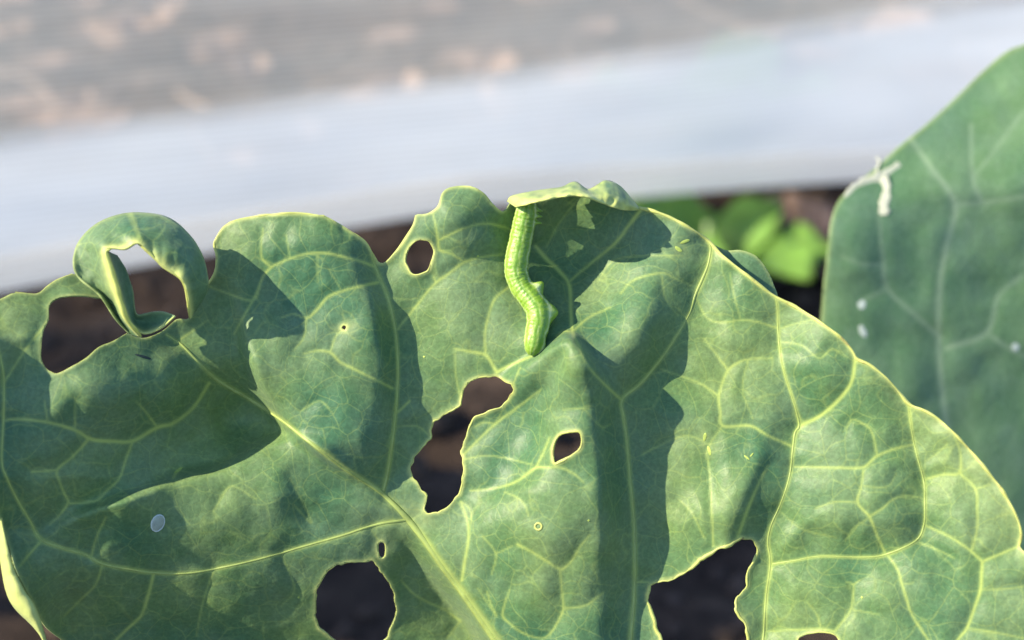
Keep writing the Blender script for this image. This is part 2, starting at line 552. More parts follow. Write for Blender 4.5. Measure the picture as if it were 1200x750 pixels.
weed((0.150, 1.02, 0.0), [(-1.7, 0.16, 1.2, 0.045), (-0.6, 0.15, 1.1, 0.042), (-2.7, 0.15, 1.1, 0.042), (1.0, 0.14, 1.1, 0.04)],
     'larger green weed seen faintly through the pale net hem', 5)

# ------------------------------------------------------------------ added kale plant, unseen beyond the left edge, casts shadow on the soil
def broad_leaf(L, W, seed):
    r = np.random.default_rng(seed)
    ns, nt = 25, 34
    V = []; F = []
    for i in range(nt):
        t_ = i/(nt-1)
        w = W*math.sin(math.pi*(0.06+0.90*t_**0.8))**0.75*(1+0.06*math.sin(23*t_+seed))
        for j in range(ns):
            q = j/(ns-1)*2-1
            z = 0.22*w*q*q-0.30*L*t_*t_+0.006*math.sin(19*t_+5*q+seed)*abs(q)
            V.append((L*t_, q*w, z))
    for i in range(nt-1):
        for j in range(ns-1):
            b = i*ns+j
            F.append((b, b+1, b+ns+1, b+ns))
    me = mesh_np('leaf', np.array(V), np.array(F))
    Q = np.tile(np.linspace(-1, 1, ns), nt); T_ = np.repeat(np.linspace(0, 1, nt), ns)
    attr(me, 'vein', np.clip(0.9*np.exp(-(Q/0.05)**2)+0.4*np.exp(-(np.sin(22*T_-6*np.abs(Q))/0.15)**2), 0, 1))
    attr(me, 'edge', np.zeros(ns*nt)); attr(me, 'pale', np.zeros(ns*nt))
    return me
PB = np.array([-0.74, 0.385, 0.0])
plant = empty('added_shade_kale', PB)
tag(plant, 'added tall kale plant, unseen beyond the left edge, put there for shading the bed', 'plant')
V_, F_ = tube([(0, 0, -0.03), (0.01, 0, 0.12), (0.0, 0.01, 0.28), (0.01, 0.01, 0.42)], [0.014, 0.013, 0.011, 0.008], 14)
link('stem', mesh_np('stem', V_, F_), M_STALK, plant)
for k, (az, z, L, W, el) in enumerate([(0.15, 0.40, 0.24, 0.085, 0.45), (2.2, 0.33, 0.22, 0.08, 0.4), (3.4, 0.36, 0.22, 0.08, 0.4), (4.5, 0.30, 0.20, 0.075, 0.3)]):
    lf = link('leaf', broad_leaf(L, W, k), M_LEAF2, plant)
    lf.location = (0.005+0.05*math.cos(az), 0.01+0.05*math.sin(az), z+0.02); lf.rotation_euler = (0, -el, az)
    solidify(lf, 0.0005)
    V_, F_ = tube([(0.005, 0.01, z-0.03), (0.005+0.03*math.cos(az), 0.01+0.03*math.sin(az), z), (0.005+0.07*math.cos(az), 0.01+0.07*math.sin(az), z+0.028)], [0.005, 0.004, 0.003], 10)
    link('petiole', mesh_np('petiole', V_, F_), M_STALK, plant)

# ------------------------------------------------------------------ leaf sheets
K = 0.72/1200.0
class Frame:
    """a drawing board of 1200 x 750 units at one distance: u right, v down, h out of the board"""
    def __init__(self, D, base):
        self.D = D; self.s = D*K; self.base = np.array(base)
    def world(self, u, v, h):
        d = self.D-np.asarray(h)*self.s
        x = (np.asarray(u)-600)*K*d; y = (375-np.asarray(v))*K*d
        return CAM+x[..., None]*RIGHT+y[..., None]*UP-d[..., None]*BACK
    def local(self, u, v, h):
        return self.world(np.asarray(u, float), np.asarray(v, float), np.asarray(h, float))-self.base

def seg_distance(U, V, u0, v0, step, poly, pad, best=None, extra=None, closed=False):
    """distance from grid nodes to a polyline, only within pad; extra: per-point values carried along"""
    if best is None: best = np.full(U.shape, 1e3)
    car = None
    if extra is not None: car = np.zeros(U.shape)
    P = np.array(poly, float)
    n = len(P)
    for i in range(n if closed else n-1):
        a = P[i, :2]; b = P[(i+1) % n, :2]
        lo = np.minimum(a, b)-pad; hi = np.maximum(a, b)+pad
        j0 = max(0, int((lo[0]-u0)/step)); j1 = min(U.shape[1], int((hi[0]-u0)/step)+2)
        i0 = max(0, int((lo[1]-v0)/step)); i1 = min(U.shape[0], int((hi[1]-v0)/step)+2)
        if j1 <= j0 or i1 <= i0: continue
        uu = U[i0:i1, j0:j1]; vv = V[i0:i1, j0:j1]
        d = b-a; L2 = max(1e-9, d@d)
        t = np.clip(((uu-a[0])*d[0]+(vv-a[1])*d[1])/L2, 0, 1)
        dist = np.hypot(uu-a[0]-t*d[0], vv-a[1]-t*d[1])
        sub = best[i0:i1, j0:j1]
        m = dist < sub
        sub[m] = dist[m]
        if extra is not None:
            e0, e1 = extra[i], extra[(i+1) % n]
            cs = car[i0:i1, j0:j1]
            cs[m] = (e0+(e1-e0)*t)[m]
    return (best, car) if extra is not None else best

def inside(U, V, poly):
    r = np.zeros(U.shape, bool)
    P = np.array(poly); n = len(P)
    for i in range(n):
        (x0, y0), (x1, y1) = P[i], P[(i+1) % n]
        if y0 == y1: continue
        lo, hi = min(y0, y1), max(y0, y1)
        rows = (V[:, 0] > lo) & (V[:, 0] <= hi)
        if not rows.any(): continue
        xs = x0+(V[rows]-y0)/(y1-y0)*(x1-x0)
        r[rows] ^= U[rows] < xs
    return r

def ridge(U, V, u0, v0, step, pts, w_right, w_left, pw=1.6):
    """crest line (u,v,h); right/left are as one walks along it (v runs down)"""
    P = spline(pts, 6)
    pad = 3.2*max(w_right, w_left)
    best = np.full(U.shape, 1e3); out = np.zeros(U.shape)
    side = np.zeros(U.shape); hh = np.zeros(U.shape)
    for i in range(len(P)-1):
        a = P[i, :2]; b = P[i+1, :2]
        lo = np.minimum(a, b)-pad; hi = np.maximum(a, b)+pad
        j0 = max(0, int((lo[0]-u0)/step)); j1 = min(U.shape[1], int((hi[0]-u0)/step)+2)
        i0 = max(0, int((lo[1]-v0)/step)); i1 = min(U.shape[0], int((hi[1]-v0)/step)+2)
        if j1 <= j0 or i1 <= i0: continue
        uu = U[i0:i1, j0:j1]; vv = V[i0:i1, j0:j1]
        d = b-a; L2 = max(1e-9, d@d)
        t = np.clip(((uu-a[0])*d[0]+(vv-a[1])*d[1])/L2, 0, 1)
        dist = np.hypot(uu-a[0]-t*d[0], vv-a[1]-t*d[1])
        sub = best[i0:i1, j0:j1]
        m = dist < sub
        sub[m] = dist[m]
        side[i0:i1, j0:j1][m] = (d[0]*(vv-a[1])-d[1]*(uu-a[0]))[m]
        hh[i0:i1, j0:j1][m] = (P[i, 2]+(P[i+1, 2]-P[i, 2])*t)[m]
    w = np.where(side > 0, w_right, w_left)
    m = best < 900
    out[m] = (hh*np.exp(-(best/w)**pw))[m]
    k = np.clip((best-10)/26, 0, 1)
    return out*(1-k)+blur(out, 8)*k

def clip_mesh(U, V, sdf):
    """triangulate the grid where sdf>0, cutting cells cleanly along sdf=0 -> (uv points, tris, source weights)"""
    ny, nx = U.shape
    idx = np.arange(nx*ny).reshape(ny, nx)
    a = idx[:-1, :-1].ravel(); b = idx[:-1, 1:].ravel(); c = idx[1:, 1:].ravel(); d = idx[1:, :-1].ravel()
    par = ((np.arange(ny-1)[:, None]+np.arange(nx-1)[None]) % 2).ravel().astype(bool)
    t1 = np.where(par[:, None], np.stack([a, d, c], -1), np.stack([a, d, b], -1))
    t2 = np.where(par[:, None], np.stack([a, c, b], -1), np.stack([b, d, c], -1))
    tris = np.vstack([t1, t2])
    s = sdf.ravel()
    ins = s[tris] > 0
    cnt = ins.sum(1)
    full = tris[cnt == 3]
    part = tris[(cnt == 1) | (cnt == 2)]
    edges = {}; e_i = []; e_j = []; e_t = []
    n0 = nx*ny
    def cut(i, j):
        key = (i, j) if i < j else (j, i)
        k = edges.get(key)
        if k is None:
            i, j = key
            t = s[i]/(s[i]-s[j])
            k = n0+len(e_i)
            edges[key] = k
            e_i.append(i); e_j.append(j); e_t.append(min(0.98, max(0.02, t)))
        return k
    extra = []
    for tri in part.tolist():
        f = [s[q] > 0 for q in tri]
        while not (f[0] and not f[2]):
            tri = tri[1:]+tri[:1]; f = f[1:]+f[:1]
        p, q, r = tri
        if f[1]:
            k1 = cut(q, r); k2 = cut(p, r)
            extra.append((p, q, k1)); extra.append((p, k1, k2))
        else:
            k1 = cut(p, q); k2 = cut(p, r)
            extra.append((p, k1, k2))
    tris = np.vstack([full, np.array(extra, dtype=int).reshape(-1, 3)])
    used = np.unique(tris)
    remap = np.full(n0+len(e_i), -1); remap[used] = np.arange(len(used))
    tris = remap[tris]
    e_i = np.array(e_i, int); e_j = np.array(e_j, int); e_t = np.array(e_t)
    def lift(grid):
        g = grid.ravel()
        return np.concatenate([g, g[e_i]*(1-e_t)+g[e_j]*e_t])[used]
    return tris, lift

def grid_at(G, u0, v0, step, u, v):
    x = np.clip((np.asarray(u, float)-u0)/step, 0, G.shape[1]-1.001); y = np.clip((np.asarray(v, float)-v0)/step, 0, G.shape[0]-1.001)
    i = y.astype(int); j = x.astype(int); fx = x-j; fy = y-i
    return G[i, j]*(1-fx)*(1-fy)+G[i, j+1]*fx*(1-fy)+G[i+1, j]*(1-fx)*fy+G[i+1, j+1]*fx*fy

# ------------------------------------------------------------------ the chewed leaf, drawn on its own board
BASE1 = np.array([0.035, 0.30, 0.0])
FR = Frame(0.25, BASE1)
PX = FR.s
OUT = [(-30, 360), (-8, 354), (5, 348), (18, 343), (43, 344), (55, 336), (67, 328), (85, 321), (100, 326), (112, 336), (120, 349),
       (100, 347), (80, 347), (66, 350), (58, 358), (57, 374), (51, 386), (48, 402), (48, 419), (53, 431), (60, 436), (67, 438), (80, 432), (101, 420), (116, 407), (133, 400), (149, 391),
       (168, 396), (190, 388), (207, 374), (222, 373), (231, 350), (240, 336), (247, 328), (252, 316), (254, 300), (251, 284),
       (260, 268), (270, 260), (290, 255), (320, 251), (350, 250), (380, 253), (405, 267), (428, 283), (438, 299), (444, 308), (452, 307), (465, 293), (476, 277),
       (484, 264), (487, 252), (495, 251), (503, 249), (513, 241), (518, 226), (529, 219), (551, 218), (567, 226), (578, 239), (590, 248), (598, 238), (606, 230),
       (630, 226), (660, 224), (700, 226), (730, 236), (748, 243), (768, 248), (786, 255), (810, 268), (830, 282), (845, 298), (870, 318), (890, 334), (908, 347),
       (935, 361), (960, 377), (985, 395), (999, 411), (1005, 421), (1020, 428), (1040, 444), (1055, 461), (1066, 474), (1085, 482), (1105, 495), (1130, 520), (1155, 549),
       (1175, 575), (1191, 604), (1197, 625), (1195, 640), (1208, 656), (1228, 700), (1238, 770), (1200, 830), (1080, 868), (900, 880), (760, 885), (690, 895), (640, 890), (560, 880), (380, 870),
       (210, 830), (120, 785), (75, 752), (52, 732), (38, 706), (20, 670), (4, 620), (-12, 570), (-40, 500), (-50, 430)]
HOLES = [
    [(480, 290), (487, 283), (495, 281), (503, 284), (508, 293), (505, 308), (500, 318), (490, 322), (482, 320), (477, 312), (475, 302)],
    [(541, 467), (548, 450), (561, 443), (583, 442), (596, 449), (603, 457), (588, 475), (570, 484), (556, 490), (548, 507), (541, 529), (544, 550), (540, 575), (529, 590), (513, 600), (500, 602), (498, 591), (501, 581), (492, 574), (485, 560), (481, 549), (485, 538), (497, 523), (505, 513), (505, 502), (510, 493), (529, 482), (538, 475)],
    [(648, 524), (655, 511), (665, 506), (679, 507), (682, 516), (679, 527), (671, 533), (657, 541), (650, 543)],
    [(443, 645), (444, 637), (449, 636), (452, 643), (451, 652), (447, 655), (444, 652)],
    [(383, 670), (396, 662), (417, 659), (436, 657), (441, 663), (452, 678), (462, 699), (464, 722), (456, 742), (447, 752), (430, 760), (405, 757), (388, 747), (375, 734), (370, 721), (369, 702), (373, 686)],
    [(759, 692), (765, 684), (789, 678), (811, 665), (832, 649), (856, 637), (868, 631), (880, 632), (887, 640), (886, 652), (877, 670), (874, 688), (862, 703), (864, 717), (874, 733), (877, 752), (872, 780), (840, 800), (800, 795), (781, 770), (773, 747), (765, 723), (760, 706)],
    [(935, 749), (947, 743), (969, 741), (982, 748), (985, 765), (960, 775), (940, 767)],
    [(400, 384), (403, 381), (406, 383), (404, 387)],
]
# (u, v, width)
MAJOR = {
    'midrib': [(690, 895, 17), (665, 868, 16), (622, 808, 14), (580, 748, 12.5), (545, 698, 11), (520, 665, 10), (497, 632, 10), (480, 611, 10), (462, 592, 8), (440, 572, 7), (400, 546, 6), (360, 516, 5), (330, 492, 5), (290, 466, 5), (262, 450, 5.5), (246, 438, 5.5), (228, 420, 5), (210, 402, 4), (195, 392, 3)],
    'left_lateral': [(480, 609, 8), (440, 615, 6.5), (400, 628, 5.5), (350, 642, 5), (300, 656, 5), (250, 667, 5), (215, 672, 5), (180, 671, 5.5), (150, 667, 5.5), (118, 660, 5.5), (100, 650, 5), (75, 643, 5), (48, 632, 6), (35, 610, 4), (20, 585, 4), (8, 560, 3.2), (2, 540, 3), (4, 490, 3.5), (4, 440, 3), (-4, 400, 3)],
    'upright_lateral': [(449, 576, 7), (455, 550, 6), (460, 515, 5), (464, 480, 4), (466, 450, 4), (466, 420, 4), (463, 385, 4), (455, 350, 5), (447, 330, 5.5), (440, 313, 6), (436, 298, 4)],
    'ridge_lateral': [(742, 885, 9), (738, 800, 8), (739, 750, 7.5), (743, 700, 7), (744, 650, 6), (742, 600, 5.5), (738, 560, 5), (735, 520, 5), (731, 490, 5), (729, 468, 5), (750, 450, 4), (775, 420, 3.6), (795, 390, 3.6), (808, 367, 4), (814, 348, 6), (822, 330, 7), (830, 310, 5.5), (833, 290, 5), (829, 283, 4)],
    'right_lateral': [(888, 880, 8), (890, 800, 7), (895, 745, 6), (898, 700, 5), (903, 660, 5), (900, 635, 4.6), (904, 615, 4.6), (915, 590, 4), (925, 560, 4.6), (929, 530, 5), (932, 507, 6), (937, 498, 6), (930, 470, 4), (920, 440, 4), (914, 410, 4), (912, 385, 4), (911, 360, 3.6), (909, 348, 3.4)],
    'marginal_lateral': [(905, 661, 3), (931, 657, 3.4), (962, 652, 3.6), (1010, 653, 4), (1038, 650, 5), (1073, 634, 5), (1083, 615, 5), (1084, 590, 4.6), (1083, 565, 4.4), (1075, 535, 4), (1069, 507, 4), (1065, 476, 3.6)],
}
MINOR = [
    # left half
    [(5, 493, 3), (21, 491, 3), (56, 495, 3.6), (88, 504, 4), (107, 515, 4.4), (131, 517, 4.4), (155, 517, 4.8), (184, 501, 5), (203, 496, 5), (227, 477, 4), (245, 449, 4)],
    [(103, 516, 3.4), (85, 535, 3), (67, 551, 3.4), (70, 565, 3), (77, 582, 3), (80, 589, 3), (68, 606, 2.4), (58, 615, 2)], [(67, 551, 3), (37, 553, 2.4)],
    [(155, 518, 3.4), (147, 540, 3), (140, 560, 3), (125, 575, 2.6), (112, 587, 2.6), (82, 590, 2.4)],
    [(184, 500, 3), (171, 483, 2.6), (160, 470, 1.6)], [(88, 504, 2.6), (89, 469, 1.6)], [(56, 495, 2.6), (52, 469, 1.6)],
    [(5, 448, 2.6), (29, 411, 2.6), (53, 380, 2.6), (57, 374, 2)],
    [(107, 652, 3), (113, 630, 2.6), (124, 606, 2.4)], [(180, 673, 4.4), (173, 700, 4), (165, 722, 3.6), (148, 738, 3.4), (132, 754, 3)],
    [(120, 662, 3.2), (112, 685, 2.8), (95, 702, 2.6), (75, 722, 2)], [(48, 634, 3.4), (30, 655, 2.8), (22, 665, 2)], [(250, 670, 2.4), (238, 705, 2), (230, 745, 1.6)],
    [(300, 585, 2), (270, 570, 2), (250, 600, 1.6)], [(330, 650, 2), (345, 690, 2), (330, 710, 1.6)], [(203, 560, 3), (208, 552, 4), (213, 546, 2)],
    [(345, 592, 2), (365, 612, 2), (340, 560, 1.6)], [(205, 402, 3), (244, 375, 2)],
    # panels beside the upright vein
    [(440, 313, 4), (425, 307, 3.4), (410, 303, 3.4), (385, 297, 3.2), (362, 297, 3.2), (340, 303, 3), (318, 313, 3.2), (308, 325, 3), (300, 345, 3), (285, 372, 2.6), (274, 392, 2)],
    [(318, 313, 3), (306, 300, 2.6), (308, 268, 2.2)], [(244, 335, 2), (267, 344, 2.4), (296, 352, 3), (305, 335, 2.6)],
    [(443, 331, 4), (415, 337, 3.4), (395, 343, 3.4), (383, 349, 3.6), (372, 362, 3.4), (359, 373, 3), (345, 368, 2.2), (330, 372, 1.6)], [(359, 373, 2.4), (356, 395, 2), (345, 410, 1.6)],
    [(460, 455, 3.4), (436, 443, 3.2), (412, 431, 3.4), (398, 424, 3.6), (387, 413, 3.6), (371, 411, 2.6), (355, 415, 1.6)], [(387, 413, 2.6), (393, 395, 2.4), (402, 386, 2)],
    [(372, 296, 2), (372, 330, 1.6)], [(340, 303, 2), (335, 275, 1.6)], [(400, 340, 1.8), (385, 315, 1.4)], [(355, 480, 1.6), (375, 470, 2), (390, 485, 1.6)],
    # middle top
    [(466, 386, 3), (485, 362, 2.8), (500, 343, 2.8), (511, 331, 3.4), (528, 319, 3.2), (544, 307, 3.6), (567, 301, 3), (590, 298, 2.4)],
    [(544, 307, 2.8), (528, 297, 2.6), (515, 293, 3.4), (513, 280, 3.4), (510, 262, 2.4), (507, 250, 2)], [(515, 281, 3), (540, 269, 3), (567, 262, 3), (590, 266, 2.8), (600, 270, 2)], [(511, 331, 2.4), (508, 325, 3)],
    [(597, 336, 3), (580, 350, 3.2), (571, 375, 3), (568, 395, 2.6), (569, 416, 3.6)], [(533, 409, 3), (552, 412, 3.4), (569, 416, 4), (576, 426, 4), (582, 436, 5)], [(582, 436, 4.4), (596, 429, 4), (609, 423, 3.6), (624, 417, 3)], [(533, 409, 2), (534, 440, 2), (540, 468, 1.8)],
    [(480, 470, 3), (472, 478, 3), (465, 484, 3)], [(505, 513, 2), (490, 500, 2), (466, 500, 1.6)],
    [(628, 289, 4), (641, 304, 5), (655, 317, 4.4), (667, 334, 4.4), (669, 365, 4.4), (671, 389, 4), (678, 405, 3.4), (690, 430, 3), (710, 452, 3.4), (728, 468, 4)],
    [(667, 330, 3), (692, 309, 3.4), (721, 285, 4), (737, 264, 4.6), (750, 247, 5)], [(664, 240, 2), (680, 229, 2), (655, 262, 2), (640, 290, 1.6)],
    [(727, 344, 2), (743, 328, 2.4), (775, 320, 2.4), (790, 326, 2), (810, 335, 2)], [(700, 330, 1.6), (720, 305, 1.6), (760, 300, 2), (800, 300, 1.6)], [(775, 320, 1.8), (780, 350, 1.8), (795, 370, 1.6)],
    [(671, 389, 3), (660, 388, 3), (652, 394, 2)], [(671, 388, 3), (690, 372, 2.4), (715, 360, 1.8)],
    # between ridge vein and right vein
    [(912, 385, 2.6), (887, 377, 2.6), (868, 375, 2.6), (845, 378, 2.4), (828, 372, 2), (816, 350, 2)], [(868, 375, 2), (860, 345, 2), (855, 320, 1.6)],
    [(912, 386, 2.4), (930, 380, 2), (951, 375, 1.8)], [(928, 523, 3.4), (899, 510, 3.2), (879, 499, 3.4), (847, 499, 3.6), (844, 482, 3.2), (842, 466, 3.6), (846, 450, 3.2), (853, 434, 3.4), (865, 425, 2.8), (877, 421, 2.4), (905, 420, 1.6)],
    [(853, 434, 2.8), (839, 415, 2.4), (826, 398, 2)], [(842, 464, 2.8), (825, 452, 2.4), (807, 444, 2.2), (775, 433, 2)], [(847, 499, 2), (835, 515, 2), (828, 530, 2)], [(877, 421, 1.8), (870, 455, 1.6), (882, 490, 1.6)],
    [(753, 532, 2), (801, 511, 2), (830, 520, 1.6)], [(744, 682, 3), (760, 682, 2.4)], [(836, 640, 2.6), (834, 600, 2.6), (832, 560, 2.2), (828, 530, 2)], [(864, 632, 4), (875, 600, 4), (890, 565, 3.4), (900, 545, 2.4)], [(825, 630, 2), (810, 600, 1.8), (795, 585, 1.4)],
    # right panels
    [(937, 499, 5), (963, 486, 4.6), (985, 466, 4.6), (998, 447, 4.6), (1002, 422, 5)], [(913, 400, 1.8), (940, 405, 2), (960, 420, 2), (975, 409, 2), (990, 418, 1.6)],
    [(931, 547, 2.6), (979, 548, 3), (1010, 548, 3.4), (1020, 541, 3.4), (1028, 534, 3.4), (1048, 526, 3.2), (1069, 521, 3.4)], [(1028, 534, 3), (1022, 507, 2.6), (1012, 497, 2.4), (998, 492, 2), (990, 505, 1.6)],
    [(1038, 650, 3.4), (1028, 628, 3.2), (1019, 606, 3.4), (1005, 589, 3.2), (1009, 571, 2.6), (1012, 549, 2.8)], [(1019, 605, 2.8), (1035, 595, 2.6), (1045, 586, 2.4), (1061, 581, 2.4), (1083, 584, 2)], [(1005, 589, 2.2), (980, 588, 2), (955, 596, 1.6)],
    [(1083, 562, 2.8), (1105, 556, 2.8), (1124, 554, 3.4), (1125, 529, 2.8), (1118, 512, 1.8)], [(1124, 554, 3), (1143, 573, 3.2), (1145, 597, 3), (1145, 619, 3), (1139, 645, 2.8)], [(1143, 573, 2), (1160, 568, 1.8)],
    [(1083, 615, 3), (1100, 623, 2.8), (1118, 632, 2.8), (1138, 646, 3.2), (1151, 658, 3.8)], [(1151, 658, 3.6), (1175, 648, 3.2), (1194, 640, 3)], [(1151, 658, 4), (1150, 675, 4.4), (1149, 691, 4.4), (1142, 712, 4), (1133, 736, 4), (1121, 752, 3.6), (1100, 790, 3)],
    [(1078, 636, 2.4), (1100, 645, 2.2), (1118, 654, 2)], [(1149, 691, 2.4), (1180, 690, 2.2), (1205, 686, 2)], [(1133, 736, 2.6), (1165, 741, 2.4), (1200, 748, 2)],
    [(1040, 650, 3.4), (1052, 668, 3), (1057, 685, 3.4), (1063, 705, 3), (1070, 723, 3), (1089, 752, 2.8)], [(1057, 685, 2), (1070, 683, 1.8)],
    [(978, 740, 3), (990, 725, 2.6), (997, 714, 2.6), (1000, 695, 2.6), (1000, 685, 2.4), (992, 682, 1.6)], [(1000, 685, 2), (1008, 680, 1.6)], [(978, 740, 2.8), (962, 737, 2.8), (930, 738, 2.4), (900, 740, 2)], [(962, 737, 2.2), (957, 720, 2), (945, 705, 1.4)], [(997, 714, 2), (1030, 720, 1.6)],
    [(1012, 570, 1.8), (1040, 570, 1.6), (1050, 555, 1.4)], [(1085, 540, 1.6), (1100, 530, 1.6), (1110, 520, 1.4)], [(915, 600, 1.4), (940, 620, 1.6), (980, 630, 1.4)], [(1019, 606, 1.6), (1000, 620, 1.6), (990, 635, 1.4)],
    # middle bottom
    [(551, 575, 2.4), (575, 573, 2.6), (599, 567, 3), (615, 558, 3), (628, 548, 3.6), (642, 548, 3), (657, 548, 3), (672, 555, 2.6), (684, 565, 2)], [(628, 548, 3), (636, 532, 3), (644, 513, 2.4)],
    [(541, 535, 3), (560, 516, 3), (580, 497, 3.4), (597, 484, 3), (612, 473, 2.6), (633, 457, 2)], [(580, 497, 2.6), (567, 495, 2.4), (556, 500, 2)], [(580, 497, 2.2), (590, 478, 2), (610, 430, 1.8)], [(545, 538, 2.2), (570, 534, 2), (593, 537, 2), (625, 545, 1.6)],
    [(541, 680, 4), (545, 655, 3.6), (549, 630, 3.2), (547, 608, 3), (540, 588, 3)], [(541, 588, 2.4), (552, 600, 2.2), (550, 625, 2)], [(592, 577, 2), (606, 583, 2), (615, 592, 2), (619, 604, 2)],
    [(606, 638, 3.2), (620, 645, 3), (640, 657, 3), (656, 667, 3.6), (665, 662, 2.8), (672, 654, 2.6), (680, 640, 2.4), (691, 627, 2.4)], [(656, 667, 3), (658, 690, 2.8), (660, 713, 3), (654, 728, 2.8), (645, 742, 2.6), (635, 748, 2.4), (620, 745, 2.4), (608, 739, 2.4), (598, 731, 2.6), (589, 722, 3), (592, 706, 2.2), (597, 691, 1.8)], [(660, 713, 2.8), (685, 710, 2.6), (697, 702, 2.4), (707, 694, 2)],
    [(571, 694, 2.2), (575, 708, 2.2), (582, 722, 2.2), (560, 690, 1.5)], [(565, 628, 1.6), (581, 649, 2), (576, 673, 1.8)], [(581, 649, 1.8), (600, 640, 1.8)],
    [(471, 681, 2), (484, 695, 2.4), (500, 705, 2.8), (520, 714, 2.6), (540, 728, 2.8)], [(540, 726, 2.4), (524, 748, 2)], [(447, 640, 1.8), (436, 622, 2)], [(525, 540, 0.1), (525, 541, 0.1)], [(685, 480, 1.6), (705, 500, 2), (715, 497, 1.6)], [(660, 480, 1.6), (690, 478, 1.8)],
]
STEP = 1.85
u0, v0 = -60.0, 205.0
us = np.arange(u0, 1252, STEP); vs = np.arange(v0, 905, STEP)
U, V = np.meshgrid(us, vs)

outp = spline(OUT, 4, True)
ins = inside(U, V, outp)
de = seg_distance(U, V, u0, v0, STEP, outp, 60, closed=True)
hole_polys = []
for k, hp in enumerate(HOLES):
    q = spline(hp, 3, True)
    if k < 7:   # nibbled edge
        q = q+np.stack([vnoise(q[:, 0]*1.0, q[:, 1], 6, 20+k), vnoise(q[:, 0], q[:, 1], 6, 30+k)], -1)*(1.5 if k in (1, 4, 5) else 0.7)
    hole_polys.append(q)
dh = np.full(U.shape, 1e3); inh = np.zeros(U.shape, bool)
for q in hole_polys:
    inh |= inside(U, V, q)
    dh = seg_distance(U, V, u0, v0, STEP, q, 60, dh, closed=True)
dist_edge = np.minimum(de, dh)
sdf = np.where(ins & ~inh, dist_edge, -dist_edge)

dmaj = np.full(U.shape, 1e3)
maj_s = {k: spline(p, 6) for k, p in MAJOR.items()}
vein = np.zeros(U.shape)
for k, p in maj_s.items():
    dd, ww = seg_distance(U, V, u0, v0, STEP, p, 110, None, p[:, 2])
    dmaj = np.minimum(dmaj, dd)
    vein = np.maximum(vein, 0.8*np.exp(-(dd/(0.42*ww+0.3))**2)*(dd < 100))
dmin = np.full(U.shape, 1e3)
for p in MINOR:
    q = spline(p, 5)
    dd, ww = seg_distance(U, V, u0, v0, STEP, q, 34, None, q[:, 2])
    dmin = np.minimum(dmin, dd+np.clip(3-ww, 0, 3)*3)
    st = np.clip(0.26+0.22*(ww-1.4), 0.12, 0.92)
    vein = np.maximum(vein, st*np.exp(-(dd/(0.38*ww+0.45))**2)*(dd < 30))
vein *= 0.86+0.14*vnoise(U, V, 14, 41)

# relief ------------------------------------------------------------
H = np.zeros(U.shape)
cup = np.clip(250-U, 0, None)
cup = np.clip(np.where(V < 560, 262, 262-np.clip((V-560)/60, 0, 1)*52)-U, 0, None)
H += 0.66*(np.sqrt(cup**2+60**2)-60)*np.clip((V-330)/150+0.55, 0.40, 1)            # left side cups towards the viewer
H += 0.10*(U-600)*(U > 600)+0.12*np.clip(U-860, 0, None)-0.00022*np.clip(U-1010, 0, None)**2*1.2
H += 20*(1-np.exp(-(dmaj/36)**1.5))
H += 5.0*(1-np.exp(-(dmin/12)**1.6))
def gauss(cu, cv, su, sv, a, ang=0.0):
    c, s = math.cos(math.radians(ang)), math.sin(math.radians(ang))
    x = (U-cu)*c+(V-cv)*s; y = -(U-cu)*s+(V-cv)*c
    return a*np.exp(-0.5*((x/su)**2+(y/sv)**2))
R = lambda pts, wr, wl, pw=1.6: ridge(U, V, u0, v0, STEP, pts, wr, wl, pw)
# tent-like fold in the middle
H += R([(590, 470, 4), (628, 432, 30), (655, 406, 40), (668, 404, 46), (677, 425, 54), (686, 460, 60), (694, 510, 72), (699, 580, 80), (701, 630, 68), (700, 690, 42), (698, 760, 36), (690, 880, 20)], 125, 36, 1.8)
H += R([(560, 482, 2), (600, 443, 16), (640, 413, 30), (657, 402, 44), (669, 397, 48), (680, 408, 48), (692, 425, 44), (712, 450, 24), (731, 469, 4)], 60, 5, 1.8)
# fold that overlaps the left hollow
H += R([(50, 632, 6), (85, 612, 20), (112, 600, 28), (150, 588, 32), (200, 569, 32), (262, 553, 30), (320, 522, 26), (370, 522, 16), (420, 560, 4)], 95, 10, 1.9)
# panel that overlaps the midrib
H += R([(450, 575, 2), (400, 543, 34), (352, 508, 48), (322, 474, 50), (301, 434, 40), (288, 385, 22), (285, 340, 8)], 75, 9, 1.7)
H += R([(448, 560, 8), (446, 480, 26), (440, 400, 34), (425, 340, 32), (405, 285, 22)], 24, 70, 1.8)
# right fold beside the right vein
H += R([(905, 480, 4), (886, 540, 24), (868, 590, 38), (856, 635, 30)], 62, 26, 1.6)
H += gauss(150, 450, 70, 34, 44, -12)
H += gauss(960, 600, 60, 40, 14) + gauss(952, 420, 32, 34, 12) + gauss(1040, 580, 28, 40, 8)
H += gauss(545, 255, 38, 32, 34) + gauss(560, 360, 38, 50, 12)
H -= gauss(680, 290, 48, 48, 55)
H += gauss(746, 388, 28, 52, 42, 18) + gauss(610, 640, 50, 60, 14) + gauss(635, 690, 24, 34, 8)
H += gauss(330, 290, 55, 26, 14) + gauss(430, 700, 60, 40, 10)
H -= gauss(515, 520, 30, 60, 14)+gauss(235, 520, 60, 30, 34, -25)+gauss(288, 492, 42, 24, 34, 38)
H += 5.0*vnoise(U, V, 60, 51)+1.9*vnoise(U, V, 26, 52)+0.6*vnoise(U, V, 11, 53)
H += 2.2*np.exp(-(dist_edge/3.2)**2)                                # callused rim of the bites
H += 6*vnoise(U, V, 34, 54)*np.exp(-(de/22)**2)                     # frilled margin
latv = np.interp(U, [-60, 48, 118, 180, 250, 300, 400, 480, 600], [640, 634, 660, 671, 667, 656, 628, 609, 600])
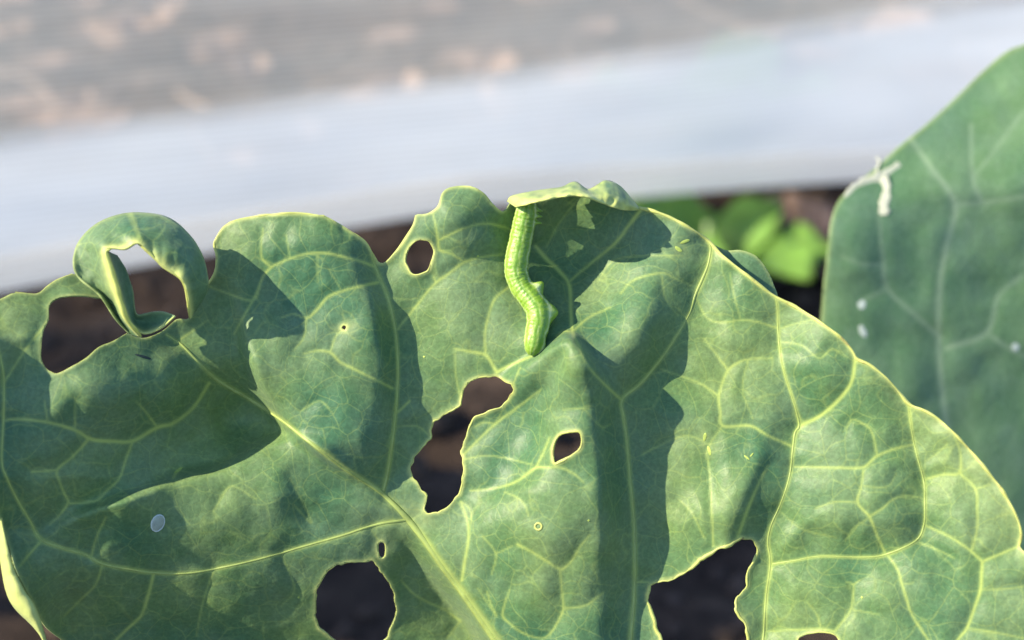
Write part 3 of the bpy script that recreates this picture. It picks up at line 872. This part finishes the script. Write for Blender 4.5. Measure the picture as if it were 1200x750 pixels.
midu = np.interp(V, [560, 592, 632, 698, 748, 868, 905], [420, 462, 497, 545, 580, 665, 690])
fall = np.clip(V-latv, 0, None)
fall = np.sqrt(fall**2+10**2)-10
H -= 1.25*130*np.tanh(fall/130)*np.clip((midu+6-U)/34, 0, 1)*np.clip((U-20)/60, 0, 1)   # falls away below the left lateral
H *= 0.80
H += 0.10*np.clip(U-840, 0, None)
H = blur(H, 1.3)

edge = np.exp(-(dist_edge/2.6)**2)*(0.62+0.38*vnoise(U, V, 15, 61))
edge *= np.where(U < 230, 0.55, 1.0)
edge = np.clip(edge, 0, 1)
pale = gauss(403, 384, 8, 6, 0.5)+gauss(828, 520, 5, 13, 0.42, -14)+gauss(797, 290, 6, 7, 0.35)+gauss(480, 605, 16, 10, 0.5)+gauss(447, 646, 9, 12, 0.4)
pale = pale+0.30*np.exp(-(de/15)**2)*np.clip((U-930)/120, 0, 1)  # glow of light through the thin right margin, painted as paler colour
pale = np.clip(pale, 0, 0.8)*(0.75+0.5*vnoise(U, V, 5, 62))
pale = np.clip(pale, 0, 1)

def build_sheet(name, frame, tris, lift, parts, material, parent, thick):
    Uv, Vv, Hv, ve, ed, pa = [lift(a) for a in parts]
    P = frame.local(Uv, Vv, Hv)
    me = mesh_np(name, P, tris)
    attr(me, 'vein', ve); attr(me, 'edge', ed); attr(me, 'pale', pa)
    o = link(name, me, material, parent)
    solidify(o, thick, -1)
    return o

leaf = empty('kale_leaf', BASE1)
tag(leaf, 'chewed kale leaf full of holes in sharp focus, a caterpillar near its top edge', 'leaf')
tris, lift = clip_mesh(U, V, sdf)
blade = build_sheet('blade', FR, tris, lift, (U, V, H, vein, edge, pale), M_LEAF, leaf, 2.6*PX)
hat = lambda u, v: grid_at(H, u0, v0, STEP, u, v)

def surface_tube(frame, pts, hf, lift_h, flat=0.6, nseg=8):
    """vein: a flattened tube half sunk into the blade; pts (u,v,width)"""
    P = spline(pts, 4)
    u, v, w = P[:, 0], P[:, 1], np.maximum(P[:, 2], 0.6)
    h = hf(u, v)+lift_h
    tan = np.gradient(P[:, :2], axis=0); tan /= np.linalg.norm(tan, axis=1)[:, None]+1e-9
    nrm = np.stack([-tan[:, 1], tan[:, 0]], -1)
    th = np.arange(nseg)*2*math.pi/nseg
    uu = u[:, None]+nrm[:, 0:1]*np.cos(th)*w[:, None]*0.5
    vv = v[:, None]+nrm[:, 1:2]*np.cos(th)*w[:, None]*0.5
    hh = h[:, None]+np.sin(th)*w[:, None]*0.5*flat
    V_ = frame.local(uu.ravel(), vv.ravel(), hh.ravel())
    n = len(P); F = []
    for i in range(n-1):
        for j in range(nseg):
            a = i*nseg+j; b = i*nseg+(j+1) % nseg
            F.append((a, b, b+nseg, a+nseg))
    return mesh_np('vein', V_, np.array(F))
for k, p in MAJOR.items():
    nm = 'midrib' if k == 'midrib' else 'lateral_vein'
    q = [(a, b, w*(0.80 if k == 'midrib' else 0.52)) for a, b, w in p]
    link(nm, surface_tube(FR, q, hat, -0.3, 0.55), M_VEIN, blade)

def loft(name, frame, A, B, bulge, n=60, m=14, bulge_dir=(0, 0, 1), rough=1.2):
    """strip between two edges of (u,v,h)"""
    def res(P, n):
        P = spline(P, 3)
        d = np.concatenate([[0], np.cumsum(np.linalg.norm(np.diff(P, axis=0), axis=1))])
        t = np.linspace(0, d[-1], n)
        return np.stack([np.interp(t, d, P[:, i]) for i in range(3)], -1)
    a, b = res(A, n), res(B, n)
    t = np.linspace(0, 1, m)
    G = a[:, None]*(1-t)[None, :, None]+b[:, None]*t[None, :, None]
    bl = np.interp(np.linspace(0, 1, n), np.linspace(0, 1, len(bulge)), bulge)
    G = G+np.array(bulge_dir)[None, None]*(bl[:, None]*np.sin(math.pi*t)[None])[..., None]
    G[..., 2] += rough*(vnoise(G[..., 0], G[..., 1], 14, 77)+0.5*vnoise(G[..., 0], G[..., 1], 6, 78))
    P = frame.local(G[..., 0].ravel(), G[..., 1].ravel(), G[..., 2].ravel())
    i = np.arange(n*m).reshape(n, m)
    f = np.stack([i[:-1, :-1], i[:-1, 1:], i[1:, 1:], i[1:, :-1]], -1).reshape(-1, 4)
    me = mesh_np(name, P, f)
    return me, t, n, m, G
def strip_attrs(me, edge_b, edge_a, vein_v):
    attr(me, 'edge', np.clip(np.stack([edge_a, edge_b], -1).max(-1), 0, 1)); attr(me, 'vein', vein_v); attr(me, 'pale', np.zeros(len(me.vertices)))

# curled-over strip at the upper left, a loop of leaf
A = [(240, 345, 60), (243, 330, 66), (239, 308, 68), (225, 281, 66), (200, 258, 62), (170, 251, 60), (140, 253, 62), (112, 265, 68), (92, 286, 76), (85, 308, 84), (92, 327, 88), (116, 347, 88), (134, 374, 80), (150, 391, 66)]
B = [(222, 373, 62), (220, 350, 84), (213, 328, 98), (190, 311, 104), (176, 297, 108), (162, 286, 110), (148, 293, 112), (130, 292, 112), (124, 296, 112), (129, 312, 112), (135, 330, 108), (142, 355, 100), (150, 376, 90), (166, 394, 72)]
me, t, n, m, G = loft('curled_strip', FR, A, B, [2, 12, 16, 14, 4, -14, -18, -6], 90, 20, rough=2.4)
T = np.tile(t, n); S = np.repeat(np.linspace(0, 1, n), m)
strip_attrs(me, np.exp(-((1-T)/0.15)**2), 0.3*np.exp(-(T/0.06)**2), 0.5*np.exp(-((S-0.42)/0.008)**2))
curl = link('curled_strip', me, M_LEAF, leaf); solidify(curl, 2.2*PX)
def edge_tube(pts, w, parent):
    P = spline(pts, 3)
    h = P[:, 2]+0.2; x = np.arange(len(P)); wv = w*(1+0.3*vnoise(P[:, 0], P[:, 1], 12, 111))*np.clip(np.minimum(x, x[::-1])/6+0.3, 0, 1)
    V_, F_ = tube(FR.local(P[:, 0], P[:, 1], h), wv*0.5*PX, 8)
    link('torn_edge', mesh_np('torn_edge', V_, F_), M_RIM, parent)
edge_tube(B[:6], 3.6, curl)
edge_tube([(a, b, c+3) for a, b, c in B[7:]], 5.0, curl)
A = [(124, 294, 108), (129, 312, 109), (135, 330, 106), (142, 355, 98), (150, 376, 88), (160, 388, 78), (172, 392, 74), (190, 385, 78), (206, 371, 86)]
B = [(136, 300, 84), (148, 318, 80), (156, 340, 76), (158, 358, 74), (161, 368, 70), (170, 367, 68), (180, 365, 70), (192, 365, 76), (206, 370, 84)]
me, t, n, m, G = loft('curled_underside', FR, A, B, [0, -6, -8, -8, -10, -12, -8, 0], 60, 12)
T = np.tile(t, n)
strip_attrs(me, 0.25*np.exp(-((1-T)/0.08)**2), 0.9*np.exp(-(T/0.14)**2), 0*T)
o = link('curled_underside', me, M_LEAF2, curl); solidify(o, 1.8*PX)

# rolled margin above the caterpillar
A = [(594, 236, 12), (600, 229, 22), (628, 223, 26), (657, 219, 22), (668, 214, 22), (676, 213, 22), (688, 221, 22), (697, 218, 24), (710, 211, 24), (726, 217, 22), (740, 232, 18), (750, 244, 10)]
B = [(604, 243, 50), (612, 241, 72), (630, 236, 86), (650, 231, 88), (665, 229, 86), (676, 229, 84), (690, 231, 82), (702, 236, 78), (714, 241, 70), (728, 246, 54), (740, 247, 34), (750, 246, 16)]
me, t, n, m, G = loft('rolled_margin', FR, A, B, [4, 12, 14, 12, 16, 14, 12, 18, 14, 6], 120, 18, rough=4.0)
T = np.tile(t, n); S = np.repeat(np.linspace(0, 1, n), m)
strip_attrs(me, np.clip(0.30+0.6*np.exp(-((1-T)/0.3)**2)+0.3*np.exp(-(S/0.2)**2)-0.5*np.exp(-((S-0.74)/0.05)**2)*(T < 0.5)+0.25*vnoise(S*300, T*60, 16, 79), 0, 1), 0.2*np.exp(-(T/0.1)**2), np.clip(0.25+0.3*vnoise(S*300, T*60, 9, 80), 0, 1))
roll = link('rolled_margin', me, M_LEAF, leaf); solidify(roll, 2.0*PX)
roll['label'] = 'pale underside rolled over the top edge'

# reflexed pale margin at the lower left
A = [(-14, 585, 70), (-4, 620, 72), (2, 660, 74), (8, 692, 76), (18, 712, 76), (40, 734, 72), (52, 752, 64), (62, 785, 50)]
B = [(0, 585, 96), (4, 615, 96), (14, 660, 94), (27, 690, 92), (38, 706, 90), (45, 722, 84), (53, 750, 70), (63, 785, 52)]
me, t, n, m, G = loft('reflexed_margin', FR, A, B, [4, 8, 10, 10, 8, 2], 60, 10)
strip_attrs(me, np.full(n*m, 0.8), np.zeros(n*m), np.zeros(n*m))
o = link('reflexed_margin', me, M_LEAF, leaf); solidify(o, 1.5*PX)
o['label'] = 'pale yellow-green margin bent back at the lower left'

def small_sheet(name, frame, outline, hf, step, material, parent, thick, veins=(), edge_w=2.5, edge_a=0.4, holes=()):
    q = spline(outline, 4, True)
    a0, b0 = q.min(0)-6; a1, b1 = q.max(0)+6
    uu, vv = np.meshgrid(np.arange(a0, a1, step), np.arange(b0, b1, step))
    d = seg_distance(uu, vv, a0, b0, step, q, 40, closed=True)
    sd_ = np.where(inside(uu, vv, q), d, -d)
    hh = hf(uu, vv)
    ve = np.zeros(uu.shape)
    for p in veins:
        p = spline(p, 6)
        dd, ww = seg_distance(uu, vv, a0, b0, step, p, 40, None, p[:, 2])
        ve = np.maximum(ve, np.clip(0.16*ww, 0, .85)*np.exp(-(dd/(0.5*ww+0.5))**2)*(dd < 38))
        hh = hh-0.9*np.exp(-(dd/9)**2)*(dd < 38)
    ed = edge_a*np.exp(-(d/edge_w)**2)
    t_, l_ = clip_mesh(uu, vv, sd_)
    o = build_sheet(name, frame, t_, l_, (uu, vv, hh, ve, ed, np.zeros(uu.shape)), material, parent, thick)
    return o, lambda u, v: grid_at(hh, a0, b0, step, u, v)

# lobe of the same leaf that bends away behind the margin
small_sheet('reflexed_lobe', FR, [(826, 283), (850, 293), (868, 293), (886, 300), (899, 316), (907, 334), (911, 349), (895, 352), (860, 335), (835, 310)],
            lambda u, v: -14-0.004*(u-868)**2+hat(u, v)*0.5+8, 2.0, M_LEAF2, leaf, 2.0*PX)

# petiole down to the soil
pa = FR.local(np.array([640., 668, 700]), np.array([832., 872, 915]), np.array([float(hat(640, 832))-2, float(hat(668, 872))-2, 0]))
pts = list(pa)+[np.array([0.005, -0.04, 0.14]), np.array([0.002, -0.005, 0.05]), np.array([0, 0, -0.02])]
P = spline(np.array(pts), 0.01)
V_, F_ = tube(P, np.linspace(0.0016, 0.006, len(P)), 14)
link('petiole', mesh_np('petiole', V_, F_), M_STALK, leaf)

# marks on the blade
def pebble(name, frame, cu, cv, ru, rv, rh, hf, material, parent, ang=0, ring=False):
    V_ = []; F_ = []
    ns, nt = 14, 7
    c, s = math.cos(math.radians(ang)), math.sin(math.radians(ang))
    for i in range(nt):
        r = i/(nt-1)
        z = rh*(math.sqrt(max(0, 1-r*r)) if not ring else math.exp(-((r-0.68)/0.2)**2))
        for j in range(ns):
            a = 2*math.pi*j/ns
            x = ru*r*math.cos(a)*(1+0.08*math.sin(3*a+cu)); y = rv*r*math.sin(a)
            u = cu+x*c-y*s; v = cv+x*s+y*c
            V_.append((u, v, float(hf(u, v))+0.3+z))
    for i in range(nt-1):
        for j in range(ns):
            F_.append((i*ns+j, i*ns+(j+1) % ns, (i+1)*ns+(j+1) % ns, (i+1)*ns+j))
    V_ = np.array(V_)
    return link(name, mesh_np(name, frame.local(V_[:, 0], V_[:, 1], V_[:, 2]), np.array(F_)), material, parent)
pebble('pale_spot', FR, 185, 613, 7.5, 11, 2.2, hat, M_EGG, blade, 25)
link('healed_pit', surface_tube(FR, [(631+4*math.cos(a), 617+4*math.sin(a), 2.6) for a in np.linspace(0, 2*math.pi, 13)], hat, 0.5, 0.6), M_RIM, blade)
# pale healed rims round the bites and along the margin
def rim(pts, w, seed, target=None, hf=None):
    P = spline(pts, 3)
    ww = w*(1+0.55*vnoise(P[:, 0], P[:, 1], 13, seed))
    link('bite_rim', surface_tube(FR, np.column_stack([P, ww]), hf or hat, -0.6, 0.75, 7), M_RIM, target or blade)
for k, (q, w) in enumerate(zip(hole_polys, (1.8, 2.0, 3.2, 1.6, 1.2, 3.4, 1.6, 1.0))):
    rim(list(q)+[q[0]], w, 90+k)
iA = [i for i, p in enumerate(OUT)]
def out_range(a, b): return OUT[OUT.index(a):OUT.index(b)+1]
rim(out_range((748, 243), (1195, 640)), 3.4, 101)
rim(out_range((240, 336), (270, 260)), 2.2, 102)
rim(out_range((270, 260), (380, 253)), 2.6, 103)
rim(out_range((380, 253), (487, 252)), 1.5, 104)
rim(out_range((18, 343), (85, 321)), 1.8, 105)
rim(out_range((57, 374), (149, 391)), 1.2, 106)
link('spot_rim', surface_tube(FR, [(185+7*math.cos(a)*0.9-10*math.sin(a)*0.42, 613+7*math.cos(a)*0.42+10*math.sin(a)*0.9, 2.2) for a in np.linspace(0, 2*math.pi, 15)], hat, 0.6, 0.6), M_WHITE, blade)
pebble('dark_sliver', FR, 168, 418, 10, 1.6, 0.6, hat, plain('dark_mark', (0.02, 0.035, 0.03), 0.6), blade, 16)

for (a, b, c, d, e) in [(875, 536, 4, 1.2, 40), (881, 533, 3, 1, -50), (209, 551, 6, 1.6, -35), (795, 292, 5, 2.2, 35), (803, 283, 6, 2, -20), (826, 512, 2, 5, 10), (831, 528, 2, 6, -15), (497, 418, 1.4, 1.2, 0), (560, 300, 1.3, 1.1, 0), (690, 610, 1.4, 1.2, 0), (1010, 700, 1.3, 1.5, 0), (350, 700, 1.3, 1.2, 0)]:
    pebble('graze_mark', FR, a, b, c, d, 0.3, hat, M_GRAZE, blade, e)
# ------------------------------------------------------------------ the second leaf
BASE2 = np.array([0.26, 0.47, 0.0])
FR2 = Frame(0.335, BASE2)
leaf2 = empty('kale_leaf', BASE2)
tag(leaf2, 'smooth blue-green kale leaf at the right with a white scar, slightly out of focus', 'leaf')
OUT2 = [(1245, 30), (1205, 50), (1180, 60), (1150, 85), (1120, 114), (1085, 146), (1055, 170), (1030, 193), (1010, 210), (992, 224), (980, 240), (973, 262), (970, 290), (966, 325), (962, 372), (958, 430), (965, 520), (990, 610), (1040, 700), (1110, 780), (1200, 840), (1300, 830), (1400, 700), (1440, 500), (1430, 250), (1380, 90), (1310, 30)]
def h2(u, v):
    crease = np.clip((v-238)/26, -1, 1)
    h = 0.30*(v-238)*(v < 238)*(-1)*(-1)
    k = 0.5+0.5*np.tanh((v-238)/30.0)
    h = -0.45*(np.sqrt((238-v)**2+24**2)-24)*(1-k)-0.10*(v-238)*k-0.26*(u-1100)*k
    h = h-0.0030*np.clip(1040-u, 0, None)**2
    h = h+6*vnoise(u, v, 90, 81)+2*vnoise(u, v, 30, 82)
    return h
V2 = [[(1064, 158, 4), (1090, 195, 5), (1119, 239, 6), (1110, 285, 6), (1102, 328, 6), (1100, 395, 6), (1107, 480, 6), (1130, 600, 7), (1190, 760, 8)],
      [(1119, 239, 4), (1155, 237, 4), (1205, 230, 4), (1260, 225, 3)], [(1138, 146, 4), (1140, 208, 4), (1150, 237, 5)], [(1030, 251, 3), (1035, 309, 4), (1040, 338, 4), (1070, 367, 4), (1102, 396, 5)],
      [(1040, 338, 3), (1011, 352, 3)], [(1198, 323, 4), (1170, 347, 4), (1156, 390, 5), (1109, 408, 5)], [(1156, 390, 4), (1190, 412, 4), (1240, 430, 3)], [(1200, 130, 3), (1170, 170, 3), (1141, 208, 3)], [(985, 300, 2), (1010, 310, 2.5), (1035, 309, 3)]]
blade2, hat2 = small_sheet('blade', FR2, OUT2, h2, 3.2, M_LEAF2, leaf2, 0.0005, V2, 3.5, 0.25)
scar = [[(990, 231, 6), (1003, 219, 11), (1018, 213, 12), (1031, 210, 18), (1045, 200, 13), (1055, 193, 7)], [(1031, 209, 16), (1038, 220, 13), (1038, 232, 11), (1035, 241, 18), (1035, 252, 9)]]
for p in scar:
    p = spline(p, 3); p[:, 2] *= 1+0.45*vnoise(p[:, 0], p[:, 1], 6, 140)
    link('pale_scar', surface_tube(FR2, p, hat2, 0.3, 0.07, 10), M_SCAR, blade2)
link('pale_scar', surface_tube(FR2, [(1027, 184, 2.5), (1031, 190, 3), (1028, 198, 3), (1030, 206, 3)], hat2, 1.2, 0.8, 8), M_SCAR, blade2)
for (a, b, c, d, e) in [(1010, 357, 6, 7, 10), (1011, 388, 5, 10, -25), (1190, 407, 6, 6, 0)]:
    pebble('white_speck', FR2, a, b, c*0.8, d*0.8, 0.35, hat2, M_WHITE, blade2, e)
pa = FR2.local(np.array([1180., 1200.]), np.array([742., 800.]), np.array([float(hat2(1180, 742))-3, float(hat2(1200, 800))-6]))
P = spline(np.array(list(pa)+[np.array([0.01, -0.02, 0.06]), np.array([0, 0, -0.02])]), 0.01)
V_, F_ = tube(P, np.linspace(0.003, 0.007, len(P)), 14)
link('petiole', mesh_np('petiole', V_, F_), M_STALK, leaf2)

# ------------------------------------------------------------------ caterpillar
SP = spline([(620, 233, 24, 6), (619, 238, 25, 9.5), (617, 246, 26, 11.5), (614, 262, 26, 12.6), (610, 282, 26, 13), (606, 302, 26, 13.4), (605, 319, 25, 13.2), (611, 336, 25, 13.0), (622, 350, 26, 13.4), (630, 363, 25, 13.8), (631, 377, 22, 13.4), (628, 391, 20, 12.4), (626, 403, 18, 11.6), (624, 411, 15, 8.8), (623, 416, 13, 4.2)], 0.9)
hp_ = np.array([float(hat(a, b)) for a, b in SP[:, :2]])
k = np.ones(25)/25
hp_ = np.convolve(np.pad(hp_, 12, mode='edge'), k, 'valid')
ctr = np.stack([SP[:, 0], SP[:, 1], hp_+np.maximum(SP[:, 2]*0.75, 9)], -1)
n = len(ctr); nth = 48
tan = np.gradient(ctr, axis=0); tan /= np.linalg.norm(tan, axis=1)[:, None]
side = np.cross(tan, np.array([0, 0, 1.0])); side /= np.linalg.norm(side, axis=1)[:, None]   # screen-sideways
top = np.cross(side, tan)
top *= np.sign(top[:, 2:3]+1e-9)
L = np.concatenate([[0], np.cumsum(np.linalg.norm(np.diff(ctr, axis=0), axis=1))]); L /= L[-1]
th = np.arange(nth)*2*math.pi/nth
TH, LL = np.meshgrid(th, L)
if side[n//2, 0] < 0: side = -side
ann = 1+0.012*np.cos(2*math.pi*LL*13)+0.012*np.cos(2*math.pi*LL*39)
rad = 1.05*SP[:, 3][:, None]*ann*(1+0.020*vnoise(TH*40, LL*900, 16, 120)+0.014*vnoise(TH*40, LL*900, 6, 121))
belly = math.radians(-12)          # the belly is turned to the right, towards the stem of the leaf
def lobe(l0, wl, a0, wa, amp):
    da = np.angle(np.exp(1j*(TH-a0)))
    return amp*np.exp(-((LL-l0)/wl)**2-(da/wa)**2)
for l0, amp in ((0.605, 9.5), (0.74, 9), (0.955, 4)):
    rad = rad+lobe(l0, 0.030, belly+0.18, 0.42, amp)+lobe(l0+0.012, 0.030, belly-0.50, 0.28, amp*0.8)
for l0 in (0.05, 0.09, 0.13):
    rad = rad+lobe(l0, 0.011, belly+0.25, 0.22, 8)+lobe(l0, 0.011, belly-0.45, 0.22, 7)
bodyG = ctr[:, None]+rad[..., None]*(np.cos(TH)[..., None]*side[:, None]+np.sin(TH)[..., None]*top[:, None])
CB = FR.world(np.array(620.), np.array(240.), np.array(float(hat(620, 240)))).reshape(3)
Vw = FR.world(bodyG[..., 0].ravel(), bodyG[..., 1].ravel(), bodyG[..., 2].ravel())
ends = FR.world(ctr[[0, -1], 0], ctr[[0, -1], 1], ctr[[0, -1], 2])
Vw = np.vstack([Vw, ends])-CB
F = []
for i in range(n-1):
    for j in range(nth):
        a = i*nth+j; b = i*nth+(j+1) % nth
        F.append((a, b, b+nth)); F.append((a, b+nth, a+nth))
for j in range(nth):
    F.append((n*nth, (j+1) % nth, j)); F.append((n*nth+1, (n-1)*nth+j, (n-1)*nth+(j+1) % nth))
me = mesh_np('caterpillar', Vw, np.array(F))
stripe = np.zeros(TH.shape)
for a0, w, s_ in ((math.radians(28), 0.13, 1.0), (math.radians(80), 0.05, 0.4), (math.radians(104), 0.05, 0.4), (math.radians(130), 0.05, 0.35), (math.radians(160), 0.12, 0.65)):
    da = np.angle(np.exp(1j*(TH-a0-0.05*np.sin(LL*60))))
    stripe = np.maximum(stripe, s_*np.exp(-(da/w)**2))
stripe *= (0.92+0.08*np.cos(2*math.pi*LL*13))
stripe = np.clip(stripe+0.02*np.exp(-((np.mod(LL*13, 1)-0.5)/0.07)**2), 0, 1)
dark_line = np.clip(0.8*np.exp(-(np.angle(np.exp(1j*(TH-math.radians(91))))/0.12)**2)+0.6*np.exp(-(np.angle(np.exp(1j*(TH-math.radians(55))))/0.2)**2), 0, 1)  # darker green lines running along the body
attr(me, 'stripe', np.append(stripe.ravel(), [0, 0])); attr(me, 'dark_line', np.append(dark_line.ravel(), [0.5, 0.5]))
cat = link('caterpillar', me, M_CAT, None, CB)
tag(cat, 'bright green looper caterpillar with white stripes, hanging head-up on the chewed leaf', 'caterpillar')
